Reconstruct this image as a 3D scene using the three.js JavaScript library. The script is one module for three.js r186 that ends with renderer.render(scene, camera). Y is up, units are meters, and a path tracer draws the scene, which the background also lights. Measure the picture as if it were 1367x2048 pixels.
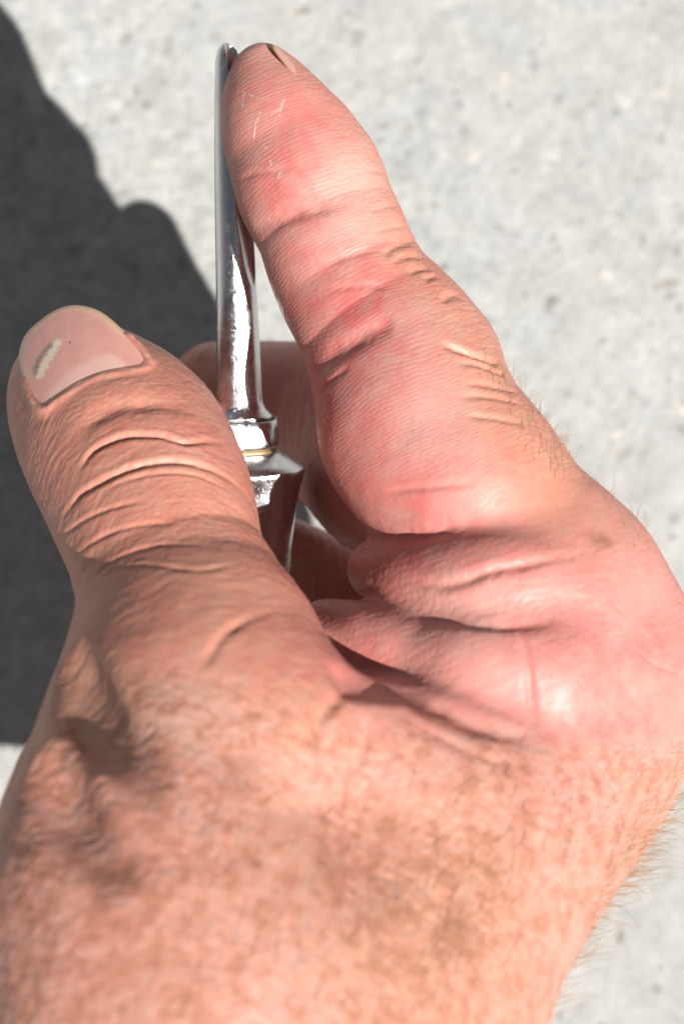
import * as THREE from 'three';
import { mergeGeometries, toCreasedNormals } from 'three/addons/utils/BufferGeometryUtils.js';
import { Brush, Evaluator, SUBTRACTION } from 'three-bvh-csg';

// ---------------------------------------------------------------- camera, sky, sun, exposure
const scene = new THREE.Scene();
const FOV = 36, PITCH = 80, F = 1024 / Math.tan(FOV * Math.PI / 360);      // F: focal length in photo pixels
const camera = new THREE.PerspectiveCamera(FOV, 683 / 1024, 0.01, 60);
camera.position.set(0, 0.307, 0);
camera.rotation.set(-PITCH * Math.PI / 180, 0, 0);
camera.focus = 0.196;
camera.userData.fStop = 19;
camera.updateMatrixWorld(true);

const renderer = new THREE.WebGLRenderer({ antialias: true });
renderer.toneMapping = THREE.LinearToneMapping;
renderer.toneMappingExposure = 2.1;
renderer.shadowMap.enabled = true;

const SUN = new THREE.Vector3(0.452, -0.349, 0.821).normalize().transformDirection(camera.matrixWorld);  // seen from the camera: right, low, behind
const sun = new THREE.DirectionalLight(new THREE.Color(1.0, 0.972, 0.93), 4.6);
sun.position.copy(SUN).multiplyScalar(3);
sun.castShadow = true;
sun.shadow.radius = 1;
sun.shadow.mapSize.set(2048, 2048);
Object.assign(sun.shadow.camera, { left: -0.4, right: 0.4, top: 0.4, bottom: -0.4, near: 0.1, far: 8 });
scene.add(sun, sun.target);

{ // clear sky, computed
  const W = 256, H = 128, d = new Float32Array(W * H * 4), v = new THREE.Vector3();
  for (let j = 0; j < H; j++) for (let i = 0; i < W; i++) {
    const th = (j + 0.5) / H * Math.PI - Math.PI / 2, ph = ((i + 0.5) / W - 0.5) * 2 * Math.PI;
    v.set(Math.cos(th) * Math.cos(ph), Math.sin(th), Math.cos(th) * Math.sin(ph));
    const e = Math.max(0, v.y), h = Math.exp(-e * 2.6), g = Math.max(0, v.dot(SUN));
    const halo = 0.2 * Math.pow(g, 20) + 0.9 * Math.pow(g, 120);
    const c = [0.085 + 0.64 * h + halo, 0.10 + 0.63 * h + halo * 0.97, 0.135 + 0.58 * h + halo * 0.9];
    const low = v.y < 0 ? 0.6 : 1;
    for (let k = 0; k < 3; k++) d[(j * W + i) * 4 + k] = c[k] * low;
    d[(j * W + i) * 4 + 3] = 1;
  }
  const t = new THREE.DataTexture(d, W, H, THREE.RGBAFormat, THREE.FloatType);
  t.mapping = THREE.EquirectangularReflectionMapping;
  t.magFilter = t.minFilter = THREE.LinearFilter;
  t.needsUpdate = true;
  scene.background = t; scene.environment = t;
  scene.backgroundIntensity = scene.environmentIntensity = 0.35;
}

// ---------------------------------------------------------------- small tools
const clamp = (x, a = 0, b = 1) => x < a ? a : x > b ? b : x;
const sstep = (a, b, x) => { const t = clamp((x - a) / (b - a)); return t * t * (3 - 2 * t); };
let seed = 12345;
const rnd = () => { seed = (Math.imul(seed, 1664525) + 1013904223) >>> 0; return seed / 4294967296; };
const PERM = new Uint8Array(512);
{ const p = [...Array(256).keys()]; for (let i = 255; i > 0; i--) { const j = Math.floor(rnd() * (i + 1)); [p[i], p[j]] = [p[j], p[i]]; } for (let i = 0; i < 512; i++) PERM[i] = p[i & 255]; }
const GX = [], GY = [], GZ = [];
for (let i = 0; i < 256; i++) { const z = rnd() * 2 - 1, a = rnd() * 6.2831853, r = Math.sqrt(1 - z * z); GX.push(r * Math.cos(a)); GY.push(r * Math.sin(a)); GZ.push(z); }
function noise(x, y, z) {                                                    // gradient noise, about -0.7 .. 0.7
  const xi = Math.floor(x), yi = Math.floor(y), zi = Math.floor(z), fx = x - xi, fy = y - yi, fz = z - zi;
  const X = xi & 255, Y = yi & 255, Z = zi & 255;
  const u = fx * fx * fx * (fx * (fx * 6 - 15) + 10), v = fy * fy * fy * (fy * (fy * 6 - 15) + 10), w = fz * fz * fz * (fz * (fz * 6 - 15) + 10);
  const a = PERM[X] + Y, b = PERM[X + 1] + Y, a0 = PERM[a & 511] + Z, a1 = PERM[(a + 1) & 511] + Z, b0 = PERM[b & 511] + Z, b1 = PERM[(b + 1) & 511] + Z;
  const g = (h, dx, dy, dz) => { h = PERM[h & 511]; return GX[h] * dx + GY[h] * dy + GZ[h] * dz; };
  const l = (p, q, t) => p + (q - p) * t;
  return l(l(l(g(a0, fx, fy, fz), g(b0, fx - 1, fy, fz), u), l(g(a1, fx, fy - 1, fz), g(b1, fx - 1, fy - 1, fz), u), v),
    l(l(g(a0 + 1, fx, fy, fz - 1), g(b0 + 1, fx - 1, fy, fz - 1), u), l(g(a1 + 1, fx, fy - 1, fz - 1), g(b1 + 1, fx - 1, fy - 1, fz - 1), u), v), w);
}
const fbm = (x, y, z, o = 3) => { let s = 0, a = 1; for (let i = 0; i < o; i++) { s += a * noise(x, y, z); x = x * 2.03 + 7.1; y = y * 2.03 + 3.7; z = z * 2.03 + 5.3; a *= 0.5; } return s; };

// The hand and the tool are worked out in millimetres in a frame with x right, y up, z towards the viewer; MM turns that frame into the world.
const at = (px, py, Z) => [(px - 683.5) / F * Z, (1024 - py) / F * Z, -Z];
const len = (rpx, Z) => rpx / F * Z;
const MM = camera.matrixWorld.clone().multiply(new THREE.Matrix4().makeScale(0.001, 0.001, 0.001));

// ---------------------------------------------------------------- ground
{
  const S = 1024, size = 0.26, d = new Uint8Array(S * S * 4), b = new Uint8Array(S * S * 4);
  const TAU = 2 * Math.PI;
  const tile = (u, v, f, o, s) => { // tileable noise on a torus-like blend
    const n = (x, y) => fbm(x * f, y * f, s, o);
    const wx = u, wy = v;
    return n(u, v) * (1 - wx) * (1 - wy) + n(u - 1, v) * wx * (1 - wy) + n(u, v - 1) * (1 - wx) * wy + n(u - 1, v - 1) * wx * wy;
  };
  const grains = [];
  for (let i = 0; i < 5200; i++) grains.push([rnd(), rnd(), (0.3 + 1.5 * Math.pow(rnd(), 3)) / 260, rnd() < 0.45 ? -1 : 1, rnd()]);
  const gmap = new Float32Array(S * S);
  const tint = new Float32Array(S * S);
  for (const [gx, gy, r, sg, q] of grains) {
    const R = Math.ceil(r * S * 1.3) + 1, cx = gx * S, cy = gy * S, el = 0.6 + 0.8 * q, ca = Math.cos(q * 40), sa = Math.sin(q * 40);
    for (let y = -R; y <= R; y++) for (let x = -R; x <= R; x++) {
      const dx = (x * ca + y * sa) / el, dy = (-x * sa + y * ca) * el, e = Math.hypot(dx, dy) / (r * S);
      if (e > 1) continue;
      const i = (((Math.floor(cy) + y) % S + S) % S) * S + ((Math.floor(cx) + x) % S + S) % S;
      const w = 1 - e * e * e;
      gmap[i] += sg * w * (sg < 0 ? 0.34 : 0.18) * (0.3 + 0.7 * q); tint[i] = Math.max(tint[i], w * (q > 0.8 ? 1 : 0));
    }
  }
  for (let j = 0; j < S; j++) for (let i = 0; i < S; i++) {
    const u = i / S, v = j / S, k = j * S + i;
    const big = tile(u, v, 5, 4, 1.5), mid = tile(u, v, 30, 4, 4.5), fine = tile(u, v, 110, 2, 8.5);
    const t = 1 + 0.08 * big + 0.20 * mid + 0.34 * fine + gmap[k];
    const w = clamp(0.5 + 0.8 * tile(u, v, 22, 2, 12.5)) * 0.05 + tint[k] * 0.07;
    const c = [0.302 * t * (1 + w), 0.309 * t, 0.305 * t * (1 - w)];
    for (let m = 0; m < 3; m++) d[k * 4 + m] = 255 * Math.pow(clamp(c[m], 0.03, 0.7), 1 / 2.2);
    d[k * 4 + 3] = 255;
    const hgt = clamp(0.5 + 0.35 * mid + 0.25 * fine + 0.7 * gmap[k]);
    b[k * 4] = b[k * 4 + 1] = b[k * 4 + 2] = 255 * hgt; b[k * 4 + 3] = 255;
  }
  const mk = (a, srgb) => { const t = new THREE.DataTexture(a, S, S); t.wrapS = t.wrapT = THREE.RepeatWrapping; t.magFilter = THREE.LinearFilter; t.minFilter = THREE.LinearMipmapLinearFilter; t.generateMipmaps = true; if (srgb) t.colorSpace = THREE.SRGBColorSpace; t.repeat.set(1 / size, 1 / size); t.needsUpdate = true; return t; };
  const g = new THREE.PlaneGeometry(12, 12, 24, 24); g.rotateX(-Math.PI / 2);
  const P = g.attributes.position, U = g.attributes.uv;
  for (let i = 0; i < P.count; i++) U.setXY(i, P.getX(i) + 0.07, P.getZ(i) + 0.11);
  const m = new THREE.MeshStandardMaterial({ map: mk(d, true), bumpMap: mk(b, false), bumpScale: 0.0007, roughness: 0.95 });
  const o = new THREE.Mesh(g, m); o.name = 'ground'; o.receiveShadow = true;
  o.userData = { label: 'pale grey weathered concrete ground with fine sandy grains', category: 'concrete', kind: 'structure' };
  scene.add(o);
}

// ---------------------------------------------------------------- the hand: chains of tapering spheres, smoothly joined
// station: photo pixel x, y, distance Z in mm, radius in photo pixels
const CH = [];
function chain(k, stations, sub = 4) {
  const p = stations.map(([x, y, Z, r]) => [...at(x, y, Z), len(r, Z)]);
  const cr = (a, b, c, d, t) => 0.5 * (2 * b + (c - a) * t + (2 * a - 5 * b + 4 * c - d) * t * t + (3 * b - a - 3 * c + d) * t * t * t);
  const q = [];
  for (let i = 0; i + 1 < p.length; i++) for (let s = 0; s < sub; s++) q.push([0, 1, 2, 3].map((m) => cr(p[Math.max(i - 1, 0)][m], p[i][m], p[i + 1][m], p[Math.min(i + 2, p.length - 1)][m], s / sub)));
  q.push(p[p.length - 1]);
  const segs = [];
  for (let i = 0; i + 1 < q.length; i++) {
    const a = q[i], b = q[i + 1], dx = b[0] - a[0], dy = b[1] - a[1], dz = b[2] - a[2], l2 = dx * dx + dy * dy + dz * dz, rr = a[3] - b[3];
    segs.push([a[0], a[1], a[2], dx, dy, dz, l2, a[3], b[3], rr, l2 - rr * rr, 1 / l2]);
  }
  CH.push({ k, segs, pts: q });
  return CH.length - 1;
}
const THUMB = chain(0, [[160, 752, 206, 112], [168, 790, 203, 150], [205, 838, 199, 182], [247, 891, 195, 203], [282, 957, 191, 207], [307, 1018, 187.5, 204], [326, 1085, 184, 195], [343, 1155, 181.5, 194], [361, 1200, 180, 207], [375, 1255, 178, 224], [400, 1325, 174.5, 248], [420, 1400, 171.5, 262]]);
chain(5, [[230, 810, 212, 130], [290, 880, 209, 165], [335, 960, 203, 150], [350, 1060, 197, 138], [375, 1200, 188, 150]]);                                   // pad of the thumb
chain(6, [[400, 1420, 179, 235], [366, 1500, 172, 282], [345, 1580, 167.5, 302], [332, 1660, 164.5, 326], [330, 1800, 161.5, 366], [390, 2000, 160, 425], [420, 2250, 158, 440], [400, 2500, 155, 440], [330, 2900, 150, 440]]);   // ball of the thumb, wrist
chain(7, [[560, 1480, 164, 150], [720, 1530, 167, 150], [880, 1575, 173, 140], [1020, 1600, 181, 150]]);                                                     // web
chain(8, [[1088, 1350, 195, 290], [1022, 1480, 195, 330], [915, 1640, 182, 332], [812, 1800, 175, 346], [727, 1980, 170, 366], [650, 2200, 166, 380], [560, 2500, 162, 400], [420, 2900, 158, 410]]);
const INDEX = chain(7, [[527, 156, 200, 67], [542, 205, 200, 98], [566, 262, 199, 122], [593, 314, 199, 138], [618, 373, 198, 147], [636, 410, 198, 147], [656, 452, 198, 146], [675, 501, 197, 149], [700, 561, 197, 151], [731, 613, 196, 156], [762, 655, 196, 166], [791, 704, 195, 180], [815, 758, 194, 192], [836, 825, 192, 198], [868, 893, 191, 204], [915, 945, 190, 203], [960, 990, 189, 193], [1010, 1060, 189, 190], [1060, 1150, 190, 214], [1085, 1250, 191, 252], [1088, 1350, 192, 288]]);
chain(2.2, [[756, 1140, 189, 62], [850, 1158, 183, 94], [980, 1170, 179, 114], [1120, 1190, 183.5, 160]], 12);                                                       // folds between index finger and thumb
chain(2.2, [[652, 1262, 186, 64], [745, 1290, 181.5, 86], [850, 1308, 178, 86], [960, 1330, 175, 102], [1080, 1350, 178, 150]], 12);
chain(3, [[914, 680, 197, 42], [926, 700, 196, 56], [922, 724, 195, 50]]);                                                                           // knuckles of the forefinger
chain(3, [[672, 310, 200, 46], [690, 334, 199, 55], [692, 356, 199, 50]]);
chain(3, [[790, 880, 191, 140], [832, 940, 188, 132], [900, 975, 185, 122]]);
chain(3, [[905, 1050, 191, 80], [1000, 1075, 187, 110], [1090, 1100, 187, 150], [1130, 1160, 188, 180]]);
chain(0.6, [[430, 778, 238, 94], [500, 834, 239, 152], [620, 848, 237, 158], [700, 900, 229, 140], [745, 1003, 217, 107], [900, 1060, 213, 130], [1050, 1220, 212, 170]]);   // middle finger
chain(0.6, [[440, 1120, 246, 120], [560, 1180, 243, 146], [800, 1280, 237, 145], [1030, 1330, 232, 170]]);                                                   // ring finger
chain(0.6, [[560, 1430, 256, 110], [780, 1450, 250, 115], [930, 1400, 246, 118]]);                                                                        // little finger
chain(3, [[912, 815, 221, 80], [948, 940, 219, 108], [1030, 1120, 216, 136], [1075, 1290, 214, 180]]);                                        // back of the middle finger
chain(4, [[1075, 1330, 212, 200], [900, 1650, 205, 225], [780, 2000, 180, 240], [650, 2400, 160, 260]]);
chain(4, [[1030, 1340, 228, 150], [880, 1650, 222, 190], [760, 2000, 200, 230]]);
chain(4, [[930, 1380, 244, 118], [820, 1680, 236, 170], [720, 2000, 215, 220], [600, 2400, 185, 230]]);
chain(5, [[720, 1560, 215, 200], [620, 1750, 200, 250], [600, 2000, 180, 300]]);                                                                           // palm

function segDist(g, x, y, z) {                                                  // distance to a round cone
  const px = x - g[0], py = y - g[1], pz = z - g[2], l2 = g[6], a2 = g[10], rr = g[9];
  if (a2 <= 0) return g[7] > g[8] ? Math.sqrt(px * px + py * py + pz * pz) - g[7] : Math.hypot(px - g[3], py - g[4], pz - g[5]) - g[8];
  const Y = px * g[3] + py * g[4] + pz * g[5], Zz = Y - l2, qx = px * l2 - g[3] * Y, qy = py * l2 - g[4] * Y, qz = pz * l2 - g[5] * Y;
  const x2 = qx * qx + qy * qy + qz * qz, k = (rr > 0 ? 1 : -1) * rr * rr * x2;
  if ((Zz > 0 ? 1 : -1) * a2 * Zz * Zz * l2 > k) return Math.sqrt(x2 + Zz * Zz * l2) * g[11] - g[8];
  if ((Y > 0 ? 1 : -1) * a2 * Y * Y * l2 < k) return Math.sqrt(x2 + Y * Y * l2) * g[11] - g[7];
  return (Math.sqrt(x2 * a2 * g[11]) + Y * rr) * g[11] - g[7];
}
function chainDist(c, x, y, z) {
  const s = c.segs; let best = 1e9;
  for (let i = 0; i < s.length; i++) { const d = segDist(s[i], x, y, z); if (d < best) best = d; }
  return best;
}
function smin(a, b, k) { const h = k - Math.abs(a - b); return (a < b ? a : b) - (h > 0 && k > 0 ? h * h / (4 * k) : 0); }
function sdf(x, y, z, list = CH) {
  let d = 1e9;
  for (const c of list) { const e = chainDist(c, x, y, z); d = c.cut ? -smin(-d, e, c.k) : d > 1e8 ? e : smin(d, e, c.k); }
  return d;
}
const hitCache = new Map();
function hit(px, py) {                                                          // where the ray through a photo pixel meets the hand
  const key = px + ',' + py; if (hitCache.has(key)) return hitCache.get(key);
  const [dx, dy, dz] = at(px, py, 1); const L = Math.hypot(dx, dy, dz);
  let t = 90; for (let i = 0; i < 200; i++) { const d = sdf(dx / L * t, dy / L * t, dz / L * t); t += d * 0.8; if (d < 0.01 || t > 330) break; }
  const r = t > 330 ? null : [dx / L * t, dy / L * t, dz / L * t]; hitCache.set(key, r); return r;
}

// deep folds of the loose skin at the root of the thumb: each a round groove, wide and shallow; photo pixel x, y, depth mm
{
  const up = (p) => { const e = 0.3, g = [sdf(p[0] + e, p[1], p[2]) - sdf(p[0] - e, p[1], p[2]), sdf(p[0], p[1] + e, p[2]) - sdf(p[0], p[1] - e, p[2]), sdf(p[0], p[1], p[2] + e) - sdf(p[0], p[1], p[2] - e)], l = Math.hypot(...g); return g.map((q) => q / l); };
  const groove = (k, r, pts) => {
    const st = []; for (const [x, y, depth] of pts) { const h = hit(x, y); if (!h) continue; const n = up(h), c = h.map((q, m) => q + n[m] * (r - depth)); st.push([683.5 - c[0] / c[2] * F, 1024 + c[1] / c[2] * F, -c[2], r / -c[2] * F]); }
    return [k, st];
  };
  const folds = [
    groove(1.8, 3.2, [[142, 1338, 1.6], [150, 1362, 2.6], [160, 1394, 3.2], [180, 1428, 3.2], [210, 1466, 2.8], [248, 1498, 2.0], [280, 1540, 1.0], [300, 1590, -0.3]]),
    groove(1.8, 3.2, [[95, 1545, 1.4], [114, 1590, 2.5], [140, 1640, 2.6], [172, 1688, 2.0], [212, 1722, 1.1], [258, 1738, -0.3]]),
    groove(2, 2.2, [[700, 1366, 0.6], [745, 1374, 0.6], [800, 1382, 0.5], [860, 1408, 0.3], [940, 1448, -0.2]]),
  ];
  for (const [k, st] of folds) { chain(k, st); CH[CH.length - 1].cut = true; }
  hitCache.clear();
}
// ---- mesh of the field: surface nets at H mm, then finer where the photograph looks closer
function buildSkin() {
  const H = 0.8, B = 8;
  let lo = [1e9, 1e9, 1e9], hi = [-1e9, -1e9, -1e9];
  for (const c of CH) for (const p of c.pts) for (let a = 0; a < 3; a++) { lo[a] = Math.min(lo[a], p[a] - p[3] - 2); hi[a] = Math.max(hi[a], p[a] + p[3] + 2); }
  const nb = lo.map((l, a) => Math.ceil((hi[a] - l) / (H * B))), n = nb.map((b) => b * B + 1);
  const grid = new Float32Array(n[0] * n[1] * n[2]).fill(9);
  const id = (i, j, k) => (k * n[1] + j) * n[0] + i;
  const half = H * B * 0.5, diag = half * Math.sqrt(3), active = [];
  const lists = new Array(nb[0] * nb[1] * nb[2]);
  for (let bk = 0; bk < nb[2]; bk++) for (let bj = 0; bj < nb[1]; bj++) for (let bi = 0; bi < nb[0]; bi++) {
    const x = lo[0] + bi * H * B + half, y = lo[1] + bj * H * B + half, z = lo[2] + bk * H * B + half;
    const ds = CH.map((c) => chainDist(c, x, y, z)), m = ds.reduce((q, e, i) => CH[i].cut ? q : Math.min(q, e), 1e9);
    if (m > diag + 6 || m < -diag - 12) { if (m < 0) for (let k = 0; k <= B; k++) for (let j = 0; j <= B; j++) for (let i = 0; i <= B; i++) { const q = id(bi * B + i, bj * B + j, bk * B + k); if (grid[q] === 9) grid[q] = -9; } continue; }
    const reach = 2 * diag + 12, list = [];
    CH.forEach((c, q) => {
      if (c.cut ? ds[q] > diag + 8 : ds[q] > m + reach) return;
      const segs = c.segs.filter((g) => segDist(g, x, y, z) < ds[q] + 2 * diag + 0.5);
      list.push({ k: c.k, segs, cut: c.cut });
    });
    const l = lists[(bk * nb[1] + bj) * nb[0] + bi] = list;
    for (let k = 0; k <= B; k++) for (let j = 0; j <= B; j++) for (let i = 0; i <= B; i++) {
      const q = id(bi * B + i, bj * B + j, bk * B + k), old = grid[q]; if (old !== 9 && old !== -9) continue;
      grid[q] = sdf(lo[0] + (bi * B + i) * H, lo[1] + (bj * B + j) * H, lo[2] + (bk * B + k) * H, l);
    }
    active.push([bi, bj, bk]);
  }
  const local = (x, y, z) => {
    const bi = Math.min(nb[0] - 1, Math.max(0, Math.floor((x - lo[0]) / (H * B)))), bj = Math.min(nb[1] - 1, Math.max(0, Math.floor((y - lo[1]) / (H * B)))), bk = Math.min(nb[2] - 1, Math.max(0, Math.floor((z - lo[2]) / (H * B))));
    return sdf(x, y, z, lists[(bk * nb[1] + bj) * nb[0] + bi] ?? CH);
  };
  // vertices
  const vid = new Map(), pos = [];
  const E = [[0, 1], [2, 3], [4, 5], [6, 7], [0, 2], [1, 3], [4, 6], [5, 7], [0, 4], [1, 5], [2, 6], [3, 7]];
  const cx = [0, 1, 0, 1, 0, 1, 0, 1], cy = [0, 0, 1, 1, 0, 0, 1, 1], cz = [0, 0, 0, 0, 1, 1, 1, 1], g8 = new Float32Array(8);
  const tri = [];
  for (const [bi, bj, bk] of active) for (let k = bk * B; k < bk * B + B; k++) for (let j = bj * B; j < bj * B + B; j++) for (let i = bi * B; i < bi * B + B; i++) {
    let mask = 0; for (let c = 0; c < 8; c++) { g8[c] = grid[id(i + cx[c], j + cy[c], k + cz[c])]; if (g8[c] < 0) mask |= 1 << c; }
    if (mask === 0 || mask === 255) continue;
    let x = 0, y = 0, z = 0, m = 0;
    for (const [a, b] of E) if ((g8[a] < 0) !== (g8[b] < 0)) { const t = g8[a] / (g8[a] - g8[b]); x += cx[a] + (cx[b] - cx[a]) * t; y += cy[a] + (cy[b] - cy[a]) * t; z += cz[a] + (cz[b] - cz[a]) * t; m++; }
    vid.set(id(i, j, k), pos.length / 3);
    pos.push(lo[0] + (i + x / m) * H, lo[1] + (j + y / m) * H, lo[2] + (k + z / m) * H);
  }
  const sx = 1, sy = n[0], sz = n[0] * n[1];
  for (const c of vid.keys()) {
    for (const [d, u, v] of [[sx, sy, sz], [sy, sz, sx], [sz, sx, sy]]) {
      const a = grid[c] < 0, b = grid[c + d] < 0; if (a === b) continue;
      const v0 = vid.get(c), v1 = vid.get(c - u), v2 = vid.get(c - u - v), v3 = vid.get(c - v);
      if (v1 === undefined || v2 === undefined || v3 === undefined) continue;
      if (a) tri.push(v0, v1, v2, v0, v2, v3); else tri.push(v0, v2, v1, v0, v3, v2);
    }
  }
  let idx = tri, p = pos;
  const normalsOf = (p, idx) => {
    const N = new Float32Array(p.length);
    for (let t = 0; t < idx.length; t += 3) {
      const a = idx[t] * 3, b = idx[t + 1] * 3, c = idx[t + 2] * 3;
      const ux = p[b] - p[a], uy = p[b + 1] - p[a + 1], uz = p[b + 2] - p[a + 2], vx = p[c] - p[a], vy = p[c + 1] - p[a + 1], vz = p[c + 2] - p[a + 2];
      const x = uy * vz - uz * vy, y = uz * vx - ux * vz, z = ux * vy - uy * vx;
      for (const q of [a, b, c]) { N[q] += x; N[q + 1] += y; N[q + 2] += z; }
    }
    for (let i = 0; i < N.length; i += 3) { const l = Math.hypot(N[i], N[i + 1], N[i + 2]) || 1; N[i] /= l; N[i + 1] /= l; N[i + 2] /= l; }
    return N;
  };
  const smooth = (p, idx, times) => {                                           // evens out the facets left where chain joints meet, without shrinking
    const nv = p.length / 3;
    for (let it = 0; it < times * 2; it++) {
      const S = new Float32Array(p.length), C = new Uint16Array(nv), w = it & 1 ? -0.53 : 0.5;
      for (let t = 0; t < idx.length; t += 3) for (let e = 0; e < 3; e++) { const a = idx[t + e], b = idx[t + (e + 1) % 3]; for (let m = 0; m < 3; m++) { S[a * 3 + m] += p[b * 3 + m]; S[b * 3 + m] += p[a * 3 + m]; } C[a]++; C[b]++; }
      for (let v = 0; v < nv; v++) if (C[v]) for (let m = 0; m < 3; m++) p[v * 3 + m] += w * (S[v * 3 + m] / C[v] - p[v * 3 + m]);
    }
  };
  const settle = (from, N) => {                                                  // puts vertices exactly on the field's surface
    for (let v = from * 3; v < p.length; v += 3) {
      const x = p[v], y = p[v + 1], z = p[v + 2], d = local(x, y, z);
      if (N) { p[v] -= N[v] * d; p[v + 1] -= N[v + 1] * d; p[v + 2] -= N[v + 2] * d; continue; }
      const e = 0.12, gx = local(x + e, y, z) - d, gy = local(x, y + e, z) - d, gz = local(x, y, z + e) - d, k = d * e / (gx * gx + gy * gy + gz * gz + 1e-9);
      if (Math.abs(d) < 0.6) { p[v] -= gx * k; p[v + 1] -= gy * k; p[v + 2] -= gz * k; }
    }
  };
  settle(0);
  smooth(p, idx, 3);
  for (let level = 0; level < 3; level++) {
    const N = normalsOf(p, idx), nv = p.length / 3, fine = new Uint8Array(nv);
    for (let v = 0; v < nv; v++) {
      const Z = -p[v * 3 + 2], px = 683.5 + p[v * 3] / Z * F, py = 1024 - p[v * 3 + 1] / Z * F;
      const facing = -(N[v * 3] * p[v * 3] + N[v * 3 + 1] * p[v * 3 + 1] + N[v * 3 + 2] * p[v * 3 + 2]) / Math.hypot(p[v * 3], p[v * 3 + 1], Z);
      const inside = px > -120 && px < 1487 && py > -60 && py < 2200 && facing > -0.45;
      fine[v] = level === 2 ? (inside && facing > 0.12 && py < 960 && px > 440 && Z > 174 && Z < 206 && chainDist(CH[INDEX], p[v * 3], p[v * 3 + 1], p[v * 3 + 2]) < 1.5 ? 1 : 0) : inside && (level === 0 || (Z > 170 && Z < 224 && facing > -0.1)) ? 1 : 0;
    }
    const mid = new Map(), out = [];
    const split = (a, b) => {
      if (!(fine[a] && fine[b])) return -1;
      const key = a < b ? a * 4194304 + b : b * 4194304 + a; let m = mid.get(key);
      if (m === undefined) { m = p.length / 3; p.push((p[a * 3] + p[b * 3]) / 2, (p[a * 3 + 1] + p[b * 3 + 1]) / 2, (p[a * 3 + 2] + p[b * 3 + 2]) / 2); mid.set(key, m); }
      return m;
    };
    for (let t = 0; t < idx.length; t += 3) {
      const a = idx[t], b = idx[t + 1], c = idx[t + 2], ab = split(a, b), bc = split(b, c), ca = split(c, a);
      const s = (ab >= 0) + (bc >= 0) + (ca >= 0);
      if (s === 0) out.push(a, b, c);
      else if (s === 3) out.push(a, ab, ca, ab, b, bc, ca, bc, c, ab, bc, ca);
      else if (s === 1) { if (ab >= 0) out.push(a, ab, c, ab, b, c); else if (bc >= 0) out.push(a, b, bc, a, bc, c); else out.push(a, b, ca, ca, b, c); }
      else out.push(a, b, c);
    }
    idx = out;
    if (level < 2) { settle(nv, normalsOf(p, idx)); smooth(p, idx, 3); }
  }
  return { p: Float32Array.from(p), idx: Uint32Array.from(idx), normalsOf };
}
const t0 = Date.now();
const skin = buildSkin();
console.log('skin', skin.p.length / 3, 'vertices', skin.idx.length / 3, 'triangles', Date.now() - t0, 'ms');

// ---------------------------------------------------------------- creases, wrinkles and colour of the skin
const sub3 = (a, b) => [a[0] - b[0], a[1] - b[1], a[2] - b[2]], dot3 = (a, b) => a[0] * b[0] + a[1] * b[1] + a[2] * b[2];
const nrm3 = (a) => { const l = Math.hypot(...a) || 1; return [a[0] / l, a[1] / l, a[2] / l]; }, cross3 = (a, b) => [a[1] * b[2] - a[2] * b[1], a[2] * b[0] - a[0] * b[2], a[0] * b[1] - a[1] * b[0]];
const add3 = (a, b, s = 1) => [a[0] + b[0] * s, a[1] + b[1] * s, a[2] + b[2] * s];

// thumb nail: a strip of a curved sheet; its outline is carried onto that sheet
function nailFrame(cut, tip, left, right, R, curl) {
  const d0 = nrm3(sub3(tip, cut)), a0 = sub3(right, left), n = nrm3(cross3(a0, d0)), a = nrm3(cross3(d0, n));
  const f = { o: cut, a, d: d0, n, R, curl };
  f.point = (s, l, h = 0) => { const th = s / R, r = R + h, z = r * Math.cos(th) - R - curl * l * l; const x = r * Math.sin(th); return [0, 1, 2].map((m) => f.o[m] + a[m] * x + d0[m] * l + n[m] * z); };
  f.local = (p) => { const q = sub3(p, f.o), x = dot3(q, a), l = dot3(q, d0), z = dot3(q, n) + R + curl * l * l; return [Math.atan2(x, z) * R, l, Math.hypot(x, z) - R]; };
  f.cast = (px, py) => { const e = nrm3(at(px, py, 1)); let t0 = 150, prev = null; for (let t = 150; t < 280; t += 0.05) { const h = f.local([e[0] * t, e[1] * t, e[2] * t]); if (h[2] < 0) return h; prev = h; } return prev; };
  return f;
}
const cutHit = hit(187, 757), cutZ = -cutHit[2];
const NAIL = nailFrame(at(187, 757, cutZ + 0.25), at(142, 612, cutZ + 8), hit(89, 815), hit(295, 721), 14, 0.006);
const smoothLoop = (pts, per) => { const out = [], n = pts.length; for (let i = 0; i < n; i++) for (let s = 0; s < per; s++) { const t = s / per, [a, b, c, d] = [pts[(i + n - 1) % n], pts[i], pts[(i + 1) % n], pts[(i + 2) % n]]; out.push([0, 1].map((m) => 0.5 * (2 * b[m] + (c[m] - a[m]) * t + (2 * a[m] - 5 * b[m] + 4 * c[m] - d[m]) * t * t + (3 * b[m] - a[m] - 3 * c[m] + d[m]) * t * t * t))); } return out; };
const NAILPX = [[154, 611], [117, 618], [78, 643], [50, 672], [39, 708], [43, 740], [56, 775], [72, 803], [90, 812], [120, 793], [159, 768], [201, 750], [248, 740], [280, 734], [293, 722], [282, 701], [262, 679], [232, 648], [197, 622]];
const NAILUV = smoothLoop(NAILPX.map(([x, y]) => NAIL.cast(x, y)), 6);
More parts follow.
